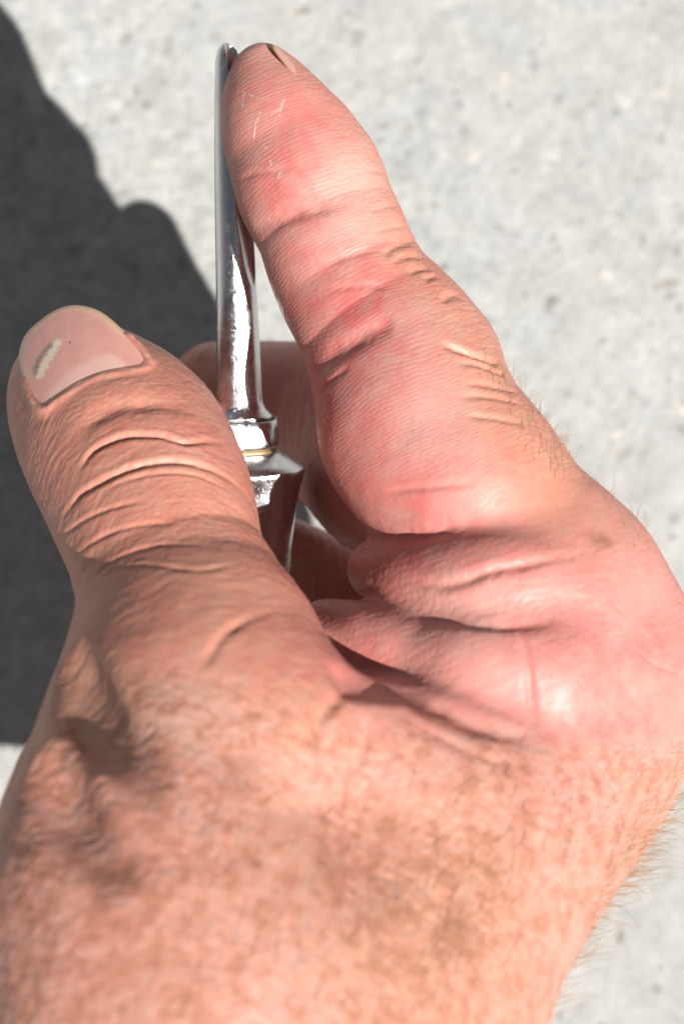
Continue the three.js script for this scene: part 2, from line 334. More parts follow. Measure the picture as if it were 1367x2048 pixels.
function loopDist(loop, x, y) {                                                 // signed distance in mm, negative inside
  let best = 1e9, inside = false;
  for (let i = 0, j = loop.length - 1; i < loop.length; j = i++) {
    const [ax, ay] = loop[j], [bx, by] = loop[i], dx = bx - ax, dy = by - ay, t = clamp(((x - ax) * dx + (y - ay) * dy) / (dx * dx + dy * dy + 1e-9));
    const e = Math.hypot(x - ax - dx * t, y - ay - dy * t); if (e < best) best = e;
    if ((ay > y) !== (by > y) && x < (bx - ax) * (y - ay) / (by - ay) + ax) inside = !inside;
  }
  return inside ? -best : best;
}

// each crease: depth mm, half width mm, photo pixels along it
const CREASE = [];
const crease = (depth, w, ...pts) => CREASE.push({ depth, w, pts });
// thumb joint
crease(0.55, 0.5, [150, 958], [168, 925], [187, 902], [220, 883], [262, 871], [318, 871], [346, 878], [374, 885], [412, 882], [442, 886]);
crease(0.48, 0.5, [122, 1040], [140, 1014], [159, 991], [197, 967], [243, 944], [300, 927], [356, 923], [412, 934], [459, 958], [492, 985]);
crease(0.5, 1.7, [150, 880], [187, 838], [230, 815], [290, 806], [340, 808], [392, 820]);
crease(0.18, 0.3, [200, 985], [260, 958], [330, 946], [400, 952], [455, 980]);
crease(0.22, 0.35, [110, 1085], [160, 1045], [225, 1015], [300, 1000]);
crease(0.2, 0.35, [130, 1130], [200, 1075], [280, 1050], [360, 1045]);
crease(0.2, 0.4, [160, 1180], [230, 1120], [320, 1090], [430, 1090]);
crease(0.2, 0.4, [200, 1150], [290, 1130], [400, 1140], [490, 1120]);
// root of the thumb
crease(0.3, 0.6, [405, 1335], [420, 1310], [443, 1275], [488, 1242], [563, 1216]);
crease(0.5, 0.9, [700, 1380], [668, 1402], [640, 1450], [655, 1520]);
crease(0.35, 0.8, [720, 1420], [735, 1480], [700, 1560]);
// forefinger
crease(0.3, 1.1, [500, 462], [539, 446], [600, 427], [667, 412], [705, 398]);
crease(0.12, 0.5, [470, 365], [503, 349], [560, 340], [600, 330]);
crease(0.12, 0.6, [640, 528], [680, 518], [720, 506], [760, 498]);
crease(0.15, 0.6, [640, 585], [690, 575], [740, 570], [790, 577]);
crease(0.5, 1.5, [628, 742], [662, 712], [706, 684], [757, 656], [790, 648]);
crease(0.2, 0.6, [640, 790], [665, 760], [700, 730]);
crease(0.22, 0.6, [765, 512], [790, 492], [831, 480]);
crease(0.2, 0.6, [783, 528], [810, 512], [853, 514]);
crease(0.22, 0.6, [812, 548], [835, 538], [864, 536]);
crease(0.24, 0.55, [848, 562], [860, 553], [878, 552]);
crease(0.3, 0.7, [880, 604], [898, 592], [918, 588]);
crease(0.16, 0.5, [745, 470], [775, 455], [818, 452]);
crease(0.12, 0.5, [740, 425], [770, 412], [800, 412]);
crease(0.12, 0.5, [735, 345], [752, 342], [766, 346]);
crease(0.55, 0.6, [880, 688], [905, 694], [948, 709], [984, 722], [1000, 722]);
crease(0.25, 0.5, [905, 727], [950, 728], [990, 742], [1018, 752]);
crease(0.18, 0.5, [920, 765], [960, 768], [1010, 778], [1040, 785]);
crease(0.18, 0.5, [915, 798], [950, 791], [1000, 797], [1050, 812]);
crease(0.2, 0.5, [930, 830], [980, 835], [1060, 850]);
crease(0.2, 0.5, [760, 985], [850, 975], [950, 968]);
// folds of the palm
crease(0.5, 1.0, [770, 1068], [810, 1073], [860, 1066], [910, 1050], [960, 1042]);
crease(0.45, 0.8, [784, 1152], [840, 1166], [890, 1171], [935, 1160], [973, 1145], [1030, 1132], [1091, 1121], [1180, 1104]);
crease(0.35, 0.9, [800, 1226], [880, 1240], [960, 1250], [1050, 1250], [1110, 1238]);
crease(0.3, 0.5, [1030, 1262], [1046, 1290], [1056, 1325], [1062, 1402], [1070, 1470]);
crease(0.5, 1.4, [800, 1362], [855, 1400], [900, 1425], [944, 1445], [1000, 1462], [1050, 1474], [1090, 1492]);
crease(0.25, 0.8, [820, 1440], [900, 1480], [980, 1515], [1060, 1530]);
crease(0.05, 0.3, [1200, 1180], [1270, 1250], [1340, 1310]);
crease(0.1, 0.3, [1260, 1290], [1310, 1330], [1360, 1345]);
const CELL = 3.2, creaseGrid = new Map();
for (const c of CREASE) {
  const P = [];
  for (let i = 0; i + 1 < c.pts.length; i++) for (let s = 0; s < 10; s++) {
    const t = s / 10, f = (a, b, c2, d) => 0.5 * (2 * b + (c2 - a) * t + (2 * a - 5 * b + 4 * c2 - d) * t * t + (3 * b - a - 3 * c2 + d) * t * t * t);
    const [a, b, e, d] = [c.pts[Math.max(i - 1, 0)], c.pts[i], c.pts[i + 1], c.pts[Math.min(i + 2, c.pts.length - 1)]];
    P.push(hit(f(a[0], b[0], e[0], d[0]), f(a[1], b[1], e[1], d[1])));
  }
  P.push(hit(...c.pts[c.pts.length - 1]));
  c.n = P.length;
  for (let i = 0; i + 1 < P.length; i++) {
    if (!P[i] || !P[i + 1] || Math.hypot(...sub3(P[i], P[i + 1])) > 9) continue;
    const sgm = { a: P[i], b: P[i + 1], c, t: i / (P.length - 1) }, reach = c.w * 3.2;
    const lo = [0, 1, 2].map((m) => Math.floor((Math.min(P[i][m], P[i + 1][m]) - reach) / CELL)), hi = [0, 1, 2].map((m) => Math.floor((Math.max(P[i][m], P[i + 1][m]) + reach) / CELL));
    for (let x = lo[0]; x <= hi[0]; x++) for (let y = lo[1]; y <= hi[1]; y++) for (let z = lo[2]; z <= hi[2]; z++) { const k = (x * 1024 + y) * 1024 + z; if (!creaseGrid.has(k)) creaseGrid.set(k, []); creaseGrid.get(k).push(sgm); }
  }
}
function creaseAt(x, y, z) {
  const l = creaseGrid.get((Math.floor(x / CELL) * 1024 + Math.floor(y / CELL)) * 1024 + Math.floor(z / CELL)); if (!l) return 0;
  const wob = 0.18 * noise(x * 1.1, y * 1.1, z * 1.1);
  const best = new Map();
  for (const s of l) {
    const dx = s.b[0] - s.a[0], dy = s.b[1] - s.a[1], dz = s.b[2] - s.a[2], t = clamp(((x - s.a[0]) * dx + (y - s.a[1]) * dy + (z - s.a[2]) * dz) / (dx * dx + dy * dy + dz * dz + 1e-9));
    const e = Math.hypot(x - s.a[0] - dx * t, y - s.a[1] - dy * t, z - s.a[2] - dz * t);
    const o = best.get(s.c); if (!o || e < o[0]) best.set(s.c, [e, s.t + t / s.c.n]);
  }
  let h = 0;
  for (const [c, [e, t]] of best) {
    const q = (e + wob * Math.min(1, c.w)) / c.w; if (q > 3.2) continue;
    const ends = sstep(-0.02, 0.33, t) * sstep(-0.02, 0.33, 1 - t) * (0.75 + 0.5 * (noise(x * 0.5, y * 0.5, z * 0.5) + 0.5));
    h += c.depth * ends * (-Math.exp(-q * q * 1.5) + 0.07 * Math.exp(-(q - 1.7) * (q - 1.7) * 1.5));
  }
  return h;
}

// net of fine furrows between the tiny plates of the skin
function cells(x, y, z) {
  const xi = Math.floor(x), yi = Math.floor(y), zi = Math.floor(z); let f1 = 9, f2 = 9;
  for (let k = -1; k <= 1; k++) for (let j = -1; j <= 1; j++) for (let i = -1; i <= 1; i++) {
    const h = PERM[(PERM[(PERM[(xi + i) & 255] + yi + j) & 255] + zi + k) & 255];
    const dx = i + 0.5 + GX[h] * 0.45 - (x - xi), dy = j + 0.5 + GY[h] * 0.45 - (y - yi), dz = k + 0.5 + GZ[h] * 0.45 - (z - zi), q = dx * dx + dy * dy + dz * dz;
    if (q < f1) { f2 = f1; f1 = q; } else if (q < f2) f2 = q;
  }
  return Math.sqrt(f2) - Math.sqrt(f1);
}
// patches of colour: photo pixel, radius in mm, weight
const spots = (list) => list.map(([x, y, r, w]) => ({ p: hit(x, y), r2: r * r, w })).filter((s) => s.p);
const sumSpots = (l, x, y, z) => { let s = 0; for (const q of l) { const a = x - q.p[0], b = y - q.p[1], c = z - q.p[2]; s += q.w * Math.exp(-(a * a + b * b + c * c) / q.r2); } return s; };
const RED = spots([[590, 270, 5, 0.8], [570, 380, 4, 0.9], [640, 430, 5, 0.9], [700, 590, 6, 1.0], [770, 670, 6, 1.0], [720, 700, 5, 0.9], [680, 500, 5, 0.7], [790, 860, 7, 0.6], [830, 1030, 6, 0.6], [820, 1110, 5, 0.6], [940, 1200, 6, 0.5], [660, 1240, 4, 0.8], [780, 1290, 5, 0.4], [260, 860, 4, 0.5], [400, 860, 4, 0.6], [720, 1440, 8, 0.5], [480, 1540, 5, 0.5], [1120, 1400, 9, 0.5], [1200, 1500, 9, 0.45], [1090, 1640, 6, 0.5], [330, 1350, 6, 0.25], [90, 900, 6, 0.3], [200, 700, 6, 0.3], [610, 1290, 6, 0.4], [700, 1700, 10, 0.3], [1300, 1330, 8, 0.5]]);
const PALE = spots([[720, 350, 5, 0.8], [700, 440, 5, 0.7], [830, 640, 5, 0.5], [860, 780, 6, 0.4], [880, 880, 6, 0.35], [400, 1430, 5, 0.3], [430, 1480, 4, 0.3], [870, 1235, 5, 0.4], [950, 1240, 4, 0.5], [940, 1380, 5, 0.4], [530, 105, 3, 0.5], [320, 1400, 5, 0.3], [1150, 1560, 6, 0.3], [600, 1900, 8, 0.2]]);
const TAN = spots([[790, 520, 7, 0.8], [880, 590, 6, 0.7], [780, 420, 6, 0.7], [960, 740, 7, 0.9], [1010, 800, 7, 0.8], [1080, 950, 9, 0.7], [540, 110, 4, 1.0],  [1150, 1000, 7, 0.5], [950, 1700, 10, 0.5], [920, 1850, 8, 0.7], [750, 1850, 9, 0.5], [800, 1960, 8, 0.4], [600, 1750, 8, 0.3], [550, 1620, 6, 0.4], [300, 1900, 10, 0.3], [450, 1250, 8, 0.3]]);
const BLOTCH = spots([[915, 1850, 2.2, 1.0], [930, 1880, 1.6, 0.9], [880, 1890, 1.4, 0.8], [800, 1810, 2, 0.6], [1035, 1690, 1.2, 0.5], [490, 1540, 1.6, 0.7], [460, 1570, 1.4, 0.5], [640, 1720, 1.2, 0.5], [1195, 1079, 1.1, 1.6], [1215, 1082, 0.8, 1.2], [870, 1700, 1.6, 0.4], [990, 1740, 1.6, 0.5], [760, 1640, 1.8, 0.4], [240, 1000, 1.2, 0.3]]);
const FLAKE = [[[485, 182], [487, 190], [485, 200]], [[483, 205], [486, 212]], [[551, 121], [559, 123], [567, 122], [571, 126]], [[530, 292], [533, 296]], [[567, 200], [563, 212], [559, 230]], [[541, 322], [543, 330], [540, 337]], [[500, 190], [506, 192]], [[520, 225], [512, 245], [508, 275]], [[545, 225], [556, 220]], [[560, 345], [555, 356]], [[656, 905], [660, 870]], [[642, 820], [650, 850]], [[646, 812], [655, 835]]].map((l) => l.map(([x, y]) => hit(x, y)).filter(Boolean));
const flakeAt = (x, y, z) => { let b = 9; for (const l of FLAKE) for (let i = 0; i + 1 < l.length; i++) { const a = l[i]; if (Math.abs(a[0] - x) > 3 || Math.abs(a[1] - y) > 3) continue; const c = l[i + 1], d0 = sub3(c, a), q = sub3([x, y, z], a), t = clamp(dot3(q, d0) / (dot3(d0, d0) + 1e-9)); b = Math.min(b, Math.hypot(q[0] - d0[0] * t, q[1] - d0[1] * t, q[2] - d0[2] * t)); } return b; };
const axisThumb = nrm3(sub3(at(180, 780, 213), at(361, 1200, 177))), axisIndex = nrm3(sub3(at(540, 200, 207), at(880, 900, 200)));
const dirBack1 = nrm3([0.85, 0.45, -0.2]), dirBack2 = nrm3([0.35, 0.9, -0.2]);
{
  const p = skin.p, nv = p.length / 3, N = skin.normalsOf(p, skin.idx), col = new Float32Array(p.length), disp = new Float32Array(nv);
  const tC = CH[THUMB], iC = CH[INDEX];
  for (let v = 0; v < nv; v++) {
    const x = p[v * 3], y = p[v * 3 + 1], z = p[v * 3 + 2], nx = N[v * 3], ny = N[v * 3 + 1], nz = N[v * 3 + 2];
    const Z = -z, seen = Z > 100 && Math.abs(x / Z * F) < 1300 && Math.abs(y / Z * F) < 1900 && -(nx * x + ny * y + nz * z) / Math.hypot(x, y, z) > -0.4;
    let h = 0;
    const dT = x < 4 && Z > 150 && Z < 225 ? chainDist(tC, x, y, z) : 9, dI = x > -18 && y > -36 && Z > 160 && Z < 216 ? chainDist(iC, x, y, z) : 9, dC = x > -12 && x < 44 && y > -34 && y < 8 && Z > 160 && Z < 216 ? Math.min(chainDist(CH[6], x, y, z), chainDist(CH[7], x, y, z)) : 9;
    const onThumb = sstep(2.5, 0.5, dT), onIndex = sstep(2.5, 0.5, dI) * (1 - onThumb) * sstep(0, 3, dC);
    const sI = x * axisIndex[0] + y * axisIndex[1] + z * axisIndex[2], sT = x * axisThumb[0] + y * axisThumb[1] + z * axisThumb[2];
    const idxDorsal = onIndex * sstep(0.1, 0.85, nx * 0.86 + ny * 0.36 + 0.15 * noise(x * 0.25, y * 0.25, z * 0.25));
    const palmar = clamp(onIndex * (1 - idxDorsal) * sstep(-18, 2, y + 0.55 * (x + 5)) + 0.0);
    const palmSkin = sstep(6.5, 1.5, dC) * (1 - onIndex) * (1 - onThumb);
    const back = clamp(1 - onThumb - onIndex - palmSkin) * sstep(206, 196, Z);
    if (seen) {
      h += creaseAt(x, y, z);
      // broad unevenness
      h += 0.28 * noise(x * 0.11, y * 0.11, z * 0.11) * (0.4 + back) + 0.10 * noise(x * 0.33, y * 0.33, z * 0.33);
      // thumb: fine wrinkles across
      if (onThumb > 0.02) {
        const w = noise(x * 0.16 + 9, y * 0.16, z * 0.16) * 2.4, u = sT + w;
        const r1 = 1 - Math.abs(noise(u * 0.62, (x - y * 0.3) * 0.13, z * 0.13)) * 3, r2 = 1 - Math.abs(noise(u * 1.5, (x - y * 0.3) * 0.32 + 4, z * 0.3)) * 3;
        const zone = sstep(0, 6, sT * -1 + dot3(axisThumb, at(230, 850, 206)));
        h -= onThumb * (0.008 + 0.025 * zone) * Math.max(0, r1) + onThumb * (0.01 + 0.02 * zone) * Math.max(0, r2);
        h -= onThumb * (0.015 + 0.03 * zone) * Math.exp(-cells(u * 1.7, (x - y * 0.3) * 1.1, z * 1.2) * 7);
        h += onThumb * 0.05 * noise(x * 1.3, y * 1.3, z * 1.3);
      }
      if (onIndex > 0.02) {
        const base = 0.15 + 0.85 * sstep(-2, 8, y);
        const w = noise(x * 0.12 + 3, y * 0.12, z * 0.12) * 1.6 + 0.35 * noise(x * 0.5, y * 0.5 + 7, z * 0.5), u = sI + w - 0.018 * (x * 0.93 - y * -0.3) * 0;
        const ridge = Math.sin(u * 2 * Math.PI / 0.52 + 0.8 * noise(x * 1.2, y * 1.2, z * 1.2));
        h += onIndex * base * (0.004 + 0.013 * (1 - idxDorsal)) * ridge * (0.55 + 0.9 * noise(x * 0.7, y * 0.7, z * 0.7));
        const r1 = 1 - Math.abs(noise(u * 0.9, (x * 0.9 - y * 0.4) * 0.16, z * 0.2)) * 3.2;
        h -= onIndex * (0.006 + 0.03 * idxDorsal) * Math.max(0, r1) + base * onIndex * (0.012 + 0.04 * idxDorsal) * Math.exp(-cells(u * 1.3, (x * 0.9 - y * 0.4) * 0.8, z * 0.9) * 7);
        h += onIndex * 0.022 * noise(x * 2.3, y * 2.3, z * 2.3);
      }
      if (back + palmSkin > 0.02) {
        const flank = sstep(0.4, 0.8, nz), k = (back + 0.06 * palmSkin) * flank;
        const w = noise(x * 0.2 + 3, y * 0.2, z * 0.2) * 1.5, u1 = x * dirBack1[0] + y * dirBack1[1] + z * dirBack1[2] + w, u2 = x * dirBack2[0] + y * dirBack2[1] + z * dirBack2[2] - w;
        const r1 = Math.max(0, 1 - Math.abs(noise(u1 * 0.55, u2 * 0.17, z * 0.2)) * 3), r2 = Math.max(0, 1 - Math.abs(noise(u1 * 0.2 + 5, u2 * 0.6, z * 0.2)) * 3), r3 = Math.max(0, 1 - Math.abs(noise(u1 * 1.3, u2 * 0.9 + 2, z)) * 3);
        h -= k * (0.08 * r1 + 0.08 * r2 + 0.05 * r3) + (back * flank * 0.11 + palmSkin * 0.004) * Math.exp(-cells(u1 * 0.75, u2 * 0.75, z * 0.75) * 6);
        h += k * 0.06 * noise(x * 1.5, y * 1.5, z * 1.5);
      }
      h += 0.012 * noise(x * 3.1, y * 3.1, z * 3.1);
      if (y < 4 && Z < 206) h -= (1 - onThumb) * (0.035 * Math.exp(-cells(x * 1.5 + 0.4 * y, y * 1.1 - 0.3 * x, z * 1.2) * 6) + 0.03 * Math.max(0, 1 - Math.abs(noise(x * 0.25 + y * 0.1, y * 1.1 - x * 0.3, z * 0.4)) * 3)) * sstep(4, -6, y);
      if (Z > 205) h -= 0.10 * Math.max(0, 1 - Math.abs(noise(x * 0.9, y * 0.16, z * 0.3)) * 3) + 0.06 * Math.exp(-cells(x * 0.9, y * 0.6, z * 0.8) * 6);
    }
    disp[v] = clamp(h, -4, 4) * sstep(1250, 780, Math.abs(x / Z * F)) * sstep(1600, 1130, -y / Z * F) * sstep(-0.4, 0.02, -(nx * x + ny * y + nz * z) / Math.hypot(x, y, z));
  }
  // colour, on its own: it knows only places in the hand's space, borders between kinds of skin and mottling; folds and creases are left to the light
  for (let v = 0; v < nv; v++) {
    const x = p[v * 3], y = p[v * 3 + 1], z = p[v * 3 + 2];
    // colour: three kinds of skin (tanned thumb, hairy back of the hand, smooth pink finger side with a tanned back), parted by wandering borders in the hand's own space
    const wander = 2.5 * noise(x * 0.18, y * 0.18, z * 0.18);
    const tanThumb = sstep(2, -2, x + 11 - (4.5 - y) * 0.49 + wander) * sstep(-26, -18, y + wander);
    const hairy = sstep(-18, -24, y + 0.18 * (x - 5) + wander);
    const fingerBack = sstep(1, 8, x + 9 - (52 - y) * 0.458 + wander) * sstep(-12, 2, y);
    const n1 = fbm(x * 0.13 + 20, y * 0.13, z * 0.13, 3), n2 = fbm(x * 0.5 + 5, y * 0.5, z * 0.5, 3), n3 = noise(x * 1.7, y * 1.7, z * 1.7 + 9);
    let r = sumSpots(RED, x, y, z), pl = sumSpots(PALE, x, y, z), tn = sumSpots(TAN, x, y, z), bl = sumSpots(BLOTCH, x, y, z);
    let R = 0.62, G = 0.285, B2 = 0.22;                                        // pink skin of the finger sides
    const dors = clamp(tanThumb * 0.8 + hairy * 0.55 + fingerBack * 0.4 + 0.45 * tn + 0.25 * n1);
    R += (0.56 - R) * dors; G += (0.28 - G) * dors; B2 += (0.168 - B2) * dors;
    const rd = clamp(0.32 * r * (0.75 + 1.1 * n2) + 0.45 * n1 * (1 - dors * 0.5) + 0.3 * n2 + 0.25 - 0.14 * hairy);
    R += (0.60 - R) * rd; G += (0.155 - G) * rd; B2 += (0.13 - B2) * rd;
    const pa = clamp(0.6 * pl - 0.25 * n2 * 0.6 + hairy * 0.5 * sstep(0.05, 0.4, -n3 - 0.4 * n2));
    R += (0.68 - R) * pa; G += (0.41 - G) * pa; B2 += (0.32 - B2) * pa;
    const fr = clamp((hairy + 0.3 * tanThumb) * sstep(-0.1, 0.45, n2 + 0.5 * n3 + 0.2 * n1) * 0.75 + bl * (0.5 + 0.9 * (n3 + 0.5)) * 0.6);
    R += (0.36 - R) * fr; G += (0.165 - G) * fr; B2 += (0.095 - B2) * fr;
    const fk = sstep(0.16, 0.04, flakeAt(x, y, z) + 0.22 * noise(x * 3.3, y * 3.3, z * 3.3)) * 0.6;
    R += (0.80 - R) * fk; G += (0.62 - G) * fk; B2 += (0.48 - B2) * fk;
    const mott = 1 + (0.10 + 0.12 * hairy) * n2 + (0.07 + 0.16 * hairy) * n3;
    col[v * 3] = R * mott * 0.74; col[v * 3 + 1] = G * mott * 0.735; col[v * 3 + 2] = B2 * mott * 0.80;
  }
  for (let v = 0; v < nv; v++) for (let m = 0; m < 3; m++) p[v * 3 + m] += N[v * 3 + m] * disp[v];
  // bed and fold of the thumb nail
  for (let v = 0; v < nv; v++) {
    const P = [p[v * 3], p[v * 3 + 1], p[v * 3 + 2]], q = NAIL.local(P), [s, l, z] = q;
    if (Math.abs(s) > 16 || l < -5 || l > 24 || z < -4.5 || z > 6) continue;
    const cosn = N[v * 3] * NAIL.n[0] + N[v * 3 + 1] * NAIL.n[1] + N[v * 3 + 2] * NAIL.n[2]; if (cosn < -0.3) continue;
    const e = loopDist(NAILUV, s, l), free = sstep(6, 10, l); let t = z;
    if (e < 0) { t = Math.min(z, -0.3 * free - 0.9 * sstep(-0.3, -1.6, e)); t += (0.14 - t) * sstep(-0.6, -0.15, e) * (1 - free); }
    else {
      const rim = 0.32 * Math.exp(-(e - 0.5) * (e - 0.5) / 0.5) - 0.02 + 0.12 * noise(P[0] * 1.1, P[1] * 1.1, P[2] * 1.1) + 0.03 * noise(P[0] * 3, P[1] * 3, P[2] * 3), w = sstep(1.9, 0.3, e) * sstep(-4, -2.2, z) * (1 - free);
      t = z + (rim - z) * w;
      t = t + (Math.min(t, -0.45 - 0.3 * e) - t) * free * sstep(2.2, 0.6, e);
    }
    if (e > 0.05 && e < 0.6 && l < 3 && z > -2) { const k = 0.55 * sstep(0.6, 0.3, e) * clamp(0.6 + 1.2 * noise(s * 1.2, l * 1.2, 3)); col[v * 3] += (0.56 - col[v * 3]) * k; col[v * 3 + 1] += (0.40 - col[v * 3 + 1]) * k; col[v * 3 + 2] += (0.32 - col[v * 3 + 2]) * k; }   // dry cuticle
    if (t === z) continue;
    const n2 = NAIL.point(s, l, t); p[v * 3] = n2[0]; p[v * 3 + 1] = n2[1]; p[v * 3 + 2] = n2[2];
  }
  skin.color = col;
}


const world = (p) => new THREE.Vector3(p[0], p[1], p[2]).applyMatrix4(MM);
const handBase = world(at(560, 2300, 150));
const hand = new THREE.Group(); hand.name = 'hand'; hand.position.copy(handBase);
hand.userData = { label: 'bare right hand of a person, thumb and forefinger pinching the chrome tool above the concrete', category: 'hand' };
scene.add(hand);
const TOHAND = new THREE.Matrix4().makeTranslation(-handBase.x, -handBase.y, -handBase.z).multiply(MM);
const skinMat = new THREE.MeshPhysicalMaterial({ color: 0xffffff, vertexColors: true, roughness: 0.46, specularIntensity: 0.55 });
{
  const N = skin.normalsOf(skin.p, skin.idx);
  skin.mm = skin.p.slice();
  const g = new THREE.BufferGeometry();
  g.setAttribute('position', new THREE.BufferAttribute(skin.p, 3));
  g.setAttribute('normal', new THREE.BufferAttribute(N, 3));
  if (!skin.color) { skin.color = new Float32Array(skin.p.length); for (let i = 0; i < skin.p.length; i += 3) { skin.color[i] = 0.62; skin.color[i + 1] = 0.36; skin.color[i + 2] = 0.27; } }
  g.setAttribute('color', new THREE.BufferAttribute(skin.color, 3));
  g.setIndex(new THREE.BufferAttribute(skin.idx, 1));
  g.applyMatrix4(TOHAND);
  const o = new THREE.Mesh(g, skinMat); o.name = 'skin'; o.castShadow = o.receiveShadow = true; hand.add(o);
}
// ---------------------------------------------------------------- nails
function nailMesh(frame, loop, thick, paint, mat) {
  const K = 34, n = loop.length, cx = loop.reduce((s, q) => s + q[0], 0) / n, cy = loop.reduce((s, q) => s + q[1], 0) / n;
  const pos = [], col = [], idx = [];
  const rings = []; for (let k = 0; k <= K; k++) rings.push([1.025 * Math.pow(k / K, 0.85), 0]);
  rings.push([1.03, -thick * 0.35], [1.02, -thick], [0.93, -thick * 1.15]);
  rings.forEach(([f, h], k) => loop.forEach(([s, l]) => {
    const S = cx + (s - cx) * f, Lq = cy + (l - cy) * f, edge = k <= K ? -0.06 * sstep(0.92, 1.03, f) * 2 * sstep(4, 9, Lq) : 0;
    const ridge = 0.022 * noise(S * 2.4, Lq * 0.10, 4) + 0.010 * noise(S * 6, Lq * 0.2, 14) + 0.03 * noise(S * 0.5, Lq * 0.3, 8);
    pos.push(...frame.point(S, Lq, h + edge + (k <= K ? ridge : 0))); col.push(...paint(S, Lq, f));
  }));
  for (let k = 0; k + 1 < rings.length; k++) for (let i = 0; i < n; i++) { const a = k * n + i, b = k * n + (i + 1) % n, c = a + n, d = b + n; idx.push(a, b, c, b, d, c); }
  const g = new THREE.BufferGeometry();
  g.setAttribute('position', new THREE.Float32BufferAttribute(pos, 3)); g.setAttribute('color', new THREE.Float32BufferAttribute(col, 3)); g.setIndex(idx);
  g.computeVertexNormals();
  const nm = g.attributes.normal, mid = 5 * n; // face outwards
  if (nm.getX(mid) * frame.n[0] + nm.getY(mid) * frame.n[1] + nm.getZ(mid) * frame.n[2] < 0) { for (let i = 0; i < idx.length; i += 3) [idx[i], idx[i + 1]] = [idx[i + 1], idx[i]]; g.setIndex(idx); g.computeVertexNormals(); }
  g.applyMatrix4(TOHAND);
  const o = new THREE.Mesh(g, mat); o.castShadow = o.receiveShadow = true; return o;
}
const nailMat = new THREE.MeshPhysicalMaterial({ vertexColors: true, roughness: 0.38, specularIntensity: 0.9, clearcoat: 0.3, clearcoatRoughness: 0.3 });
{
  const c = (x, y) => NAIL.cast(x, y);
  const lun = [[89, 800], [110, 770], [140, 740], [185, 715], [220, 706], [245, 722], [262, 745]].map(([x, y]) => c(x, y));
  const bruise = [[71, 745], [75, 727], [85, 708], [100, 692]].map(([x, y]) => c(x, y)), chalk = [[80, 748], [92, 725], [103, 708], [114, 688]].map(([x, y]) => c(x, y));
  const pd = (pl, s, l) => { let b = 1e9; for (let i = 0; i + 1 < pl.length; i++) { const [ax, ay] = pl[i], [bx, by] = pl[i + 1], dx = bx - ax, dy = by - ay, t = clamp(((s - ax) * dx + (l - ay) * dy) / (dx * dx + dy * dy)); b = Math.min(b, Math.hypot(s - ax - dx * t, l - ay - dy * t)); } return b; };
  const lunC = (s) => { for (let i = 0; i + 1 < lun.length; i++) if (s >= lun[i][0] && s <= lun[i + 1][0]) { const t = (s - lun[i][0]) / (lun[i + 1][0] - lun[i][0]); return lun[i][1] + (lun[i + 1][1] - lun[i][1]) * t; } return -9; };
  const dot = c(140, 686), stain = c(258, 737);
  const mixc = (a, b, t) => a.map((v, i) => v + (b[i] - v) * t);
  const paint = (s, l, f) => {
    const st = noise(s * 2.6, l * 0.25, 1), bl = noise(s * 0.5, l * 0.5, 3), fi = noise(s * 5, l * 5, 6);
    let k = mixc([0.60, 0.305, 0.255], [0.55, 0.245, 0.215], clamp(0.5 + 0.9 * bl + 0.25 * st));
    const lu = sstep(0.7, -0.9, l - lunC(s) + 0.4 * noise(s * 2, l, 5)); k = mixc(k, [0.64, 0.42, 0.36], 0.65 * lu);
    const e = -loopDist(NAILUV, s, l), tip = l > 6 ? 1 : sstep(3.5, 7, l);
    k = mixc(k, [0.60, 0.39, 0.25], tip * sstep(1.5 + 0.9 * bl, 0.3, e) * 0.85);
    k = mixc(k, [0.42, 0.27, 0.14], sstep(0.3, 0.05, e) * 0.7);
    const b1 = pd(bruise, s, l) + 0.5 * noise(s * 2.5, l * 2.5, 2), b2 = pd(chalk, s, l) + 0.9 * noise(s * 2.5, l * 2.2, 7);
    k = mixc(k, [0.66, 0.55, 0.42], sstep(0.95, 0.45, b2) * 0.9); k = mixc(k, [0.13, 0.12, 0.11], clamp(sstep(0.75, 0.2, b1) * (0.75 + 0.8 * fi)));
    const sc = Math.max(0, fi - 0.32) * 2.5 * sstep(3.2, 0.3, e) + Math.max(0, noise(s * 9, l * 0.8, 11) - 0.42) * 1.5; k = mixc(k, [0.72, 0.62, 0.56], clamp(sc));
    if (Math.hypot(s - dot[0], l - dot[1]) < 0.16) k = [0.08, 0.06, 0.05];
    k = mixc(k, [0.13, 0.08, 0.04], sstep(0.7, 0.2, Math.hypot((s - stain[0]) * 0.5, (l - stain[1]) * 1.6)) * 0.8);
    return k.map((q) => q * 0.97);
  };
  const o = nailMesh(NAIL, NAILUV, 0.5, paint, nailMat); o.name = 'fingernail'; o.userData.label = 'broad thumb nail with a pale chalky bruise mark and yellowed edge'; hand.add(o);
}
{ // nail of the forefinger, seen edge on
  const cut = at(640, 196, 198), tip = at(566, 92, 199), d = nrm3(sub3(tip, cut));
  const fr = nailFrame(cut, tip, add3(cut, [0.25, 0.1, 5]), add3(cut, [-0.25, -0.1, -5]), 6.5, 0.012);
  const Ln = Math.hypot(...sub3(tip, cut));
  const loop = smoothLoop([[-4, 0.8], [-4.3, Ln * 0.45], [-3.6, Ln * 0.85], [-2, Ln * 0.99], [0, Ln * 1.03], [2, Ln * 0.99], [3.6, Ln * 0.85], [4.3, Ln * 0.45], [4, 0.8], [2.5, 0.1], [0, -0.1], [-2.5, 0.1]], 6);
  const o = nailMesh(fr, loop, 0.5, (s, l) => { const t = sstep(Ln - 2, Ln - 0.8, l + 0.2 * noise(s, l, 3)); return [0.46 - 0.04 * t, 0.24 + 0.05 * t, 0.19 - 0.04 * t]; }, nailMat);
  o.name = 'fingernail'; hand.add(o);
}

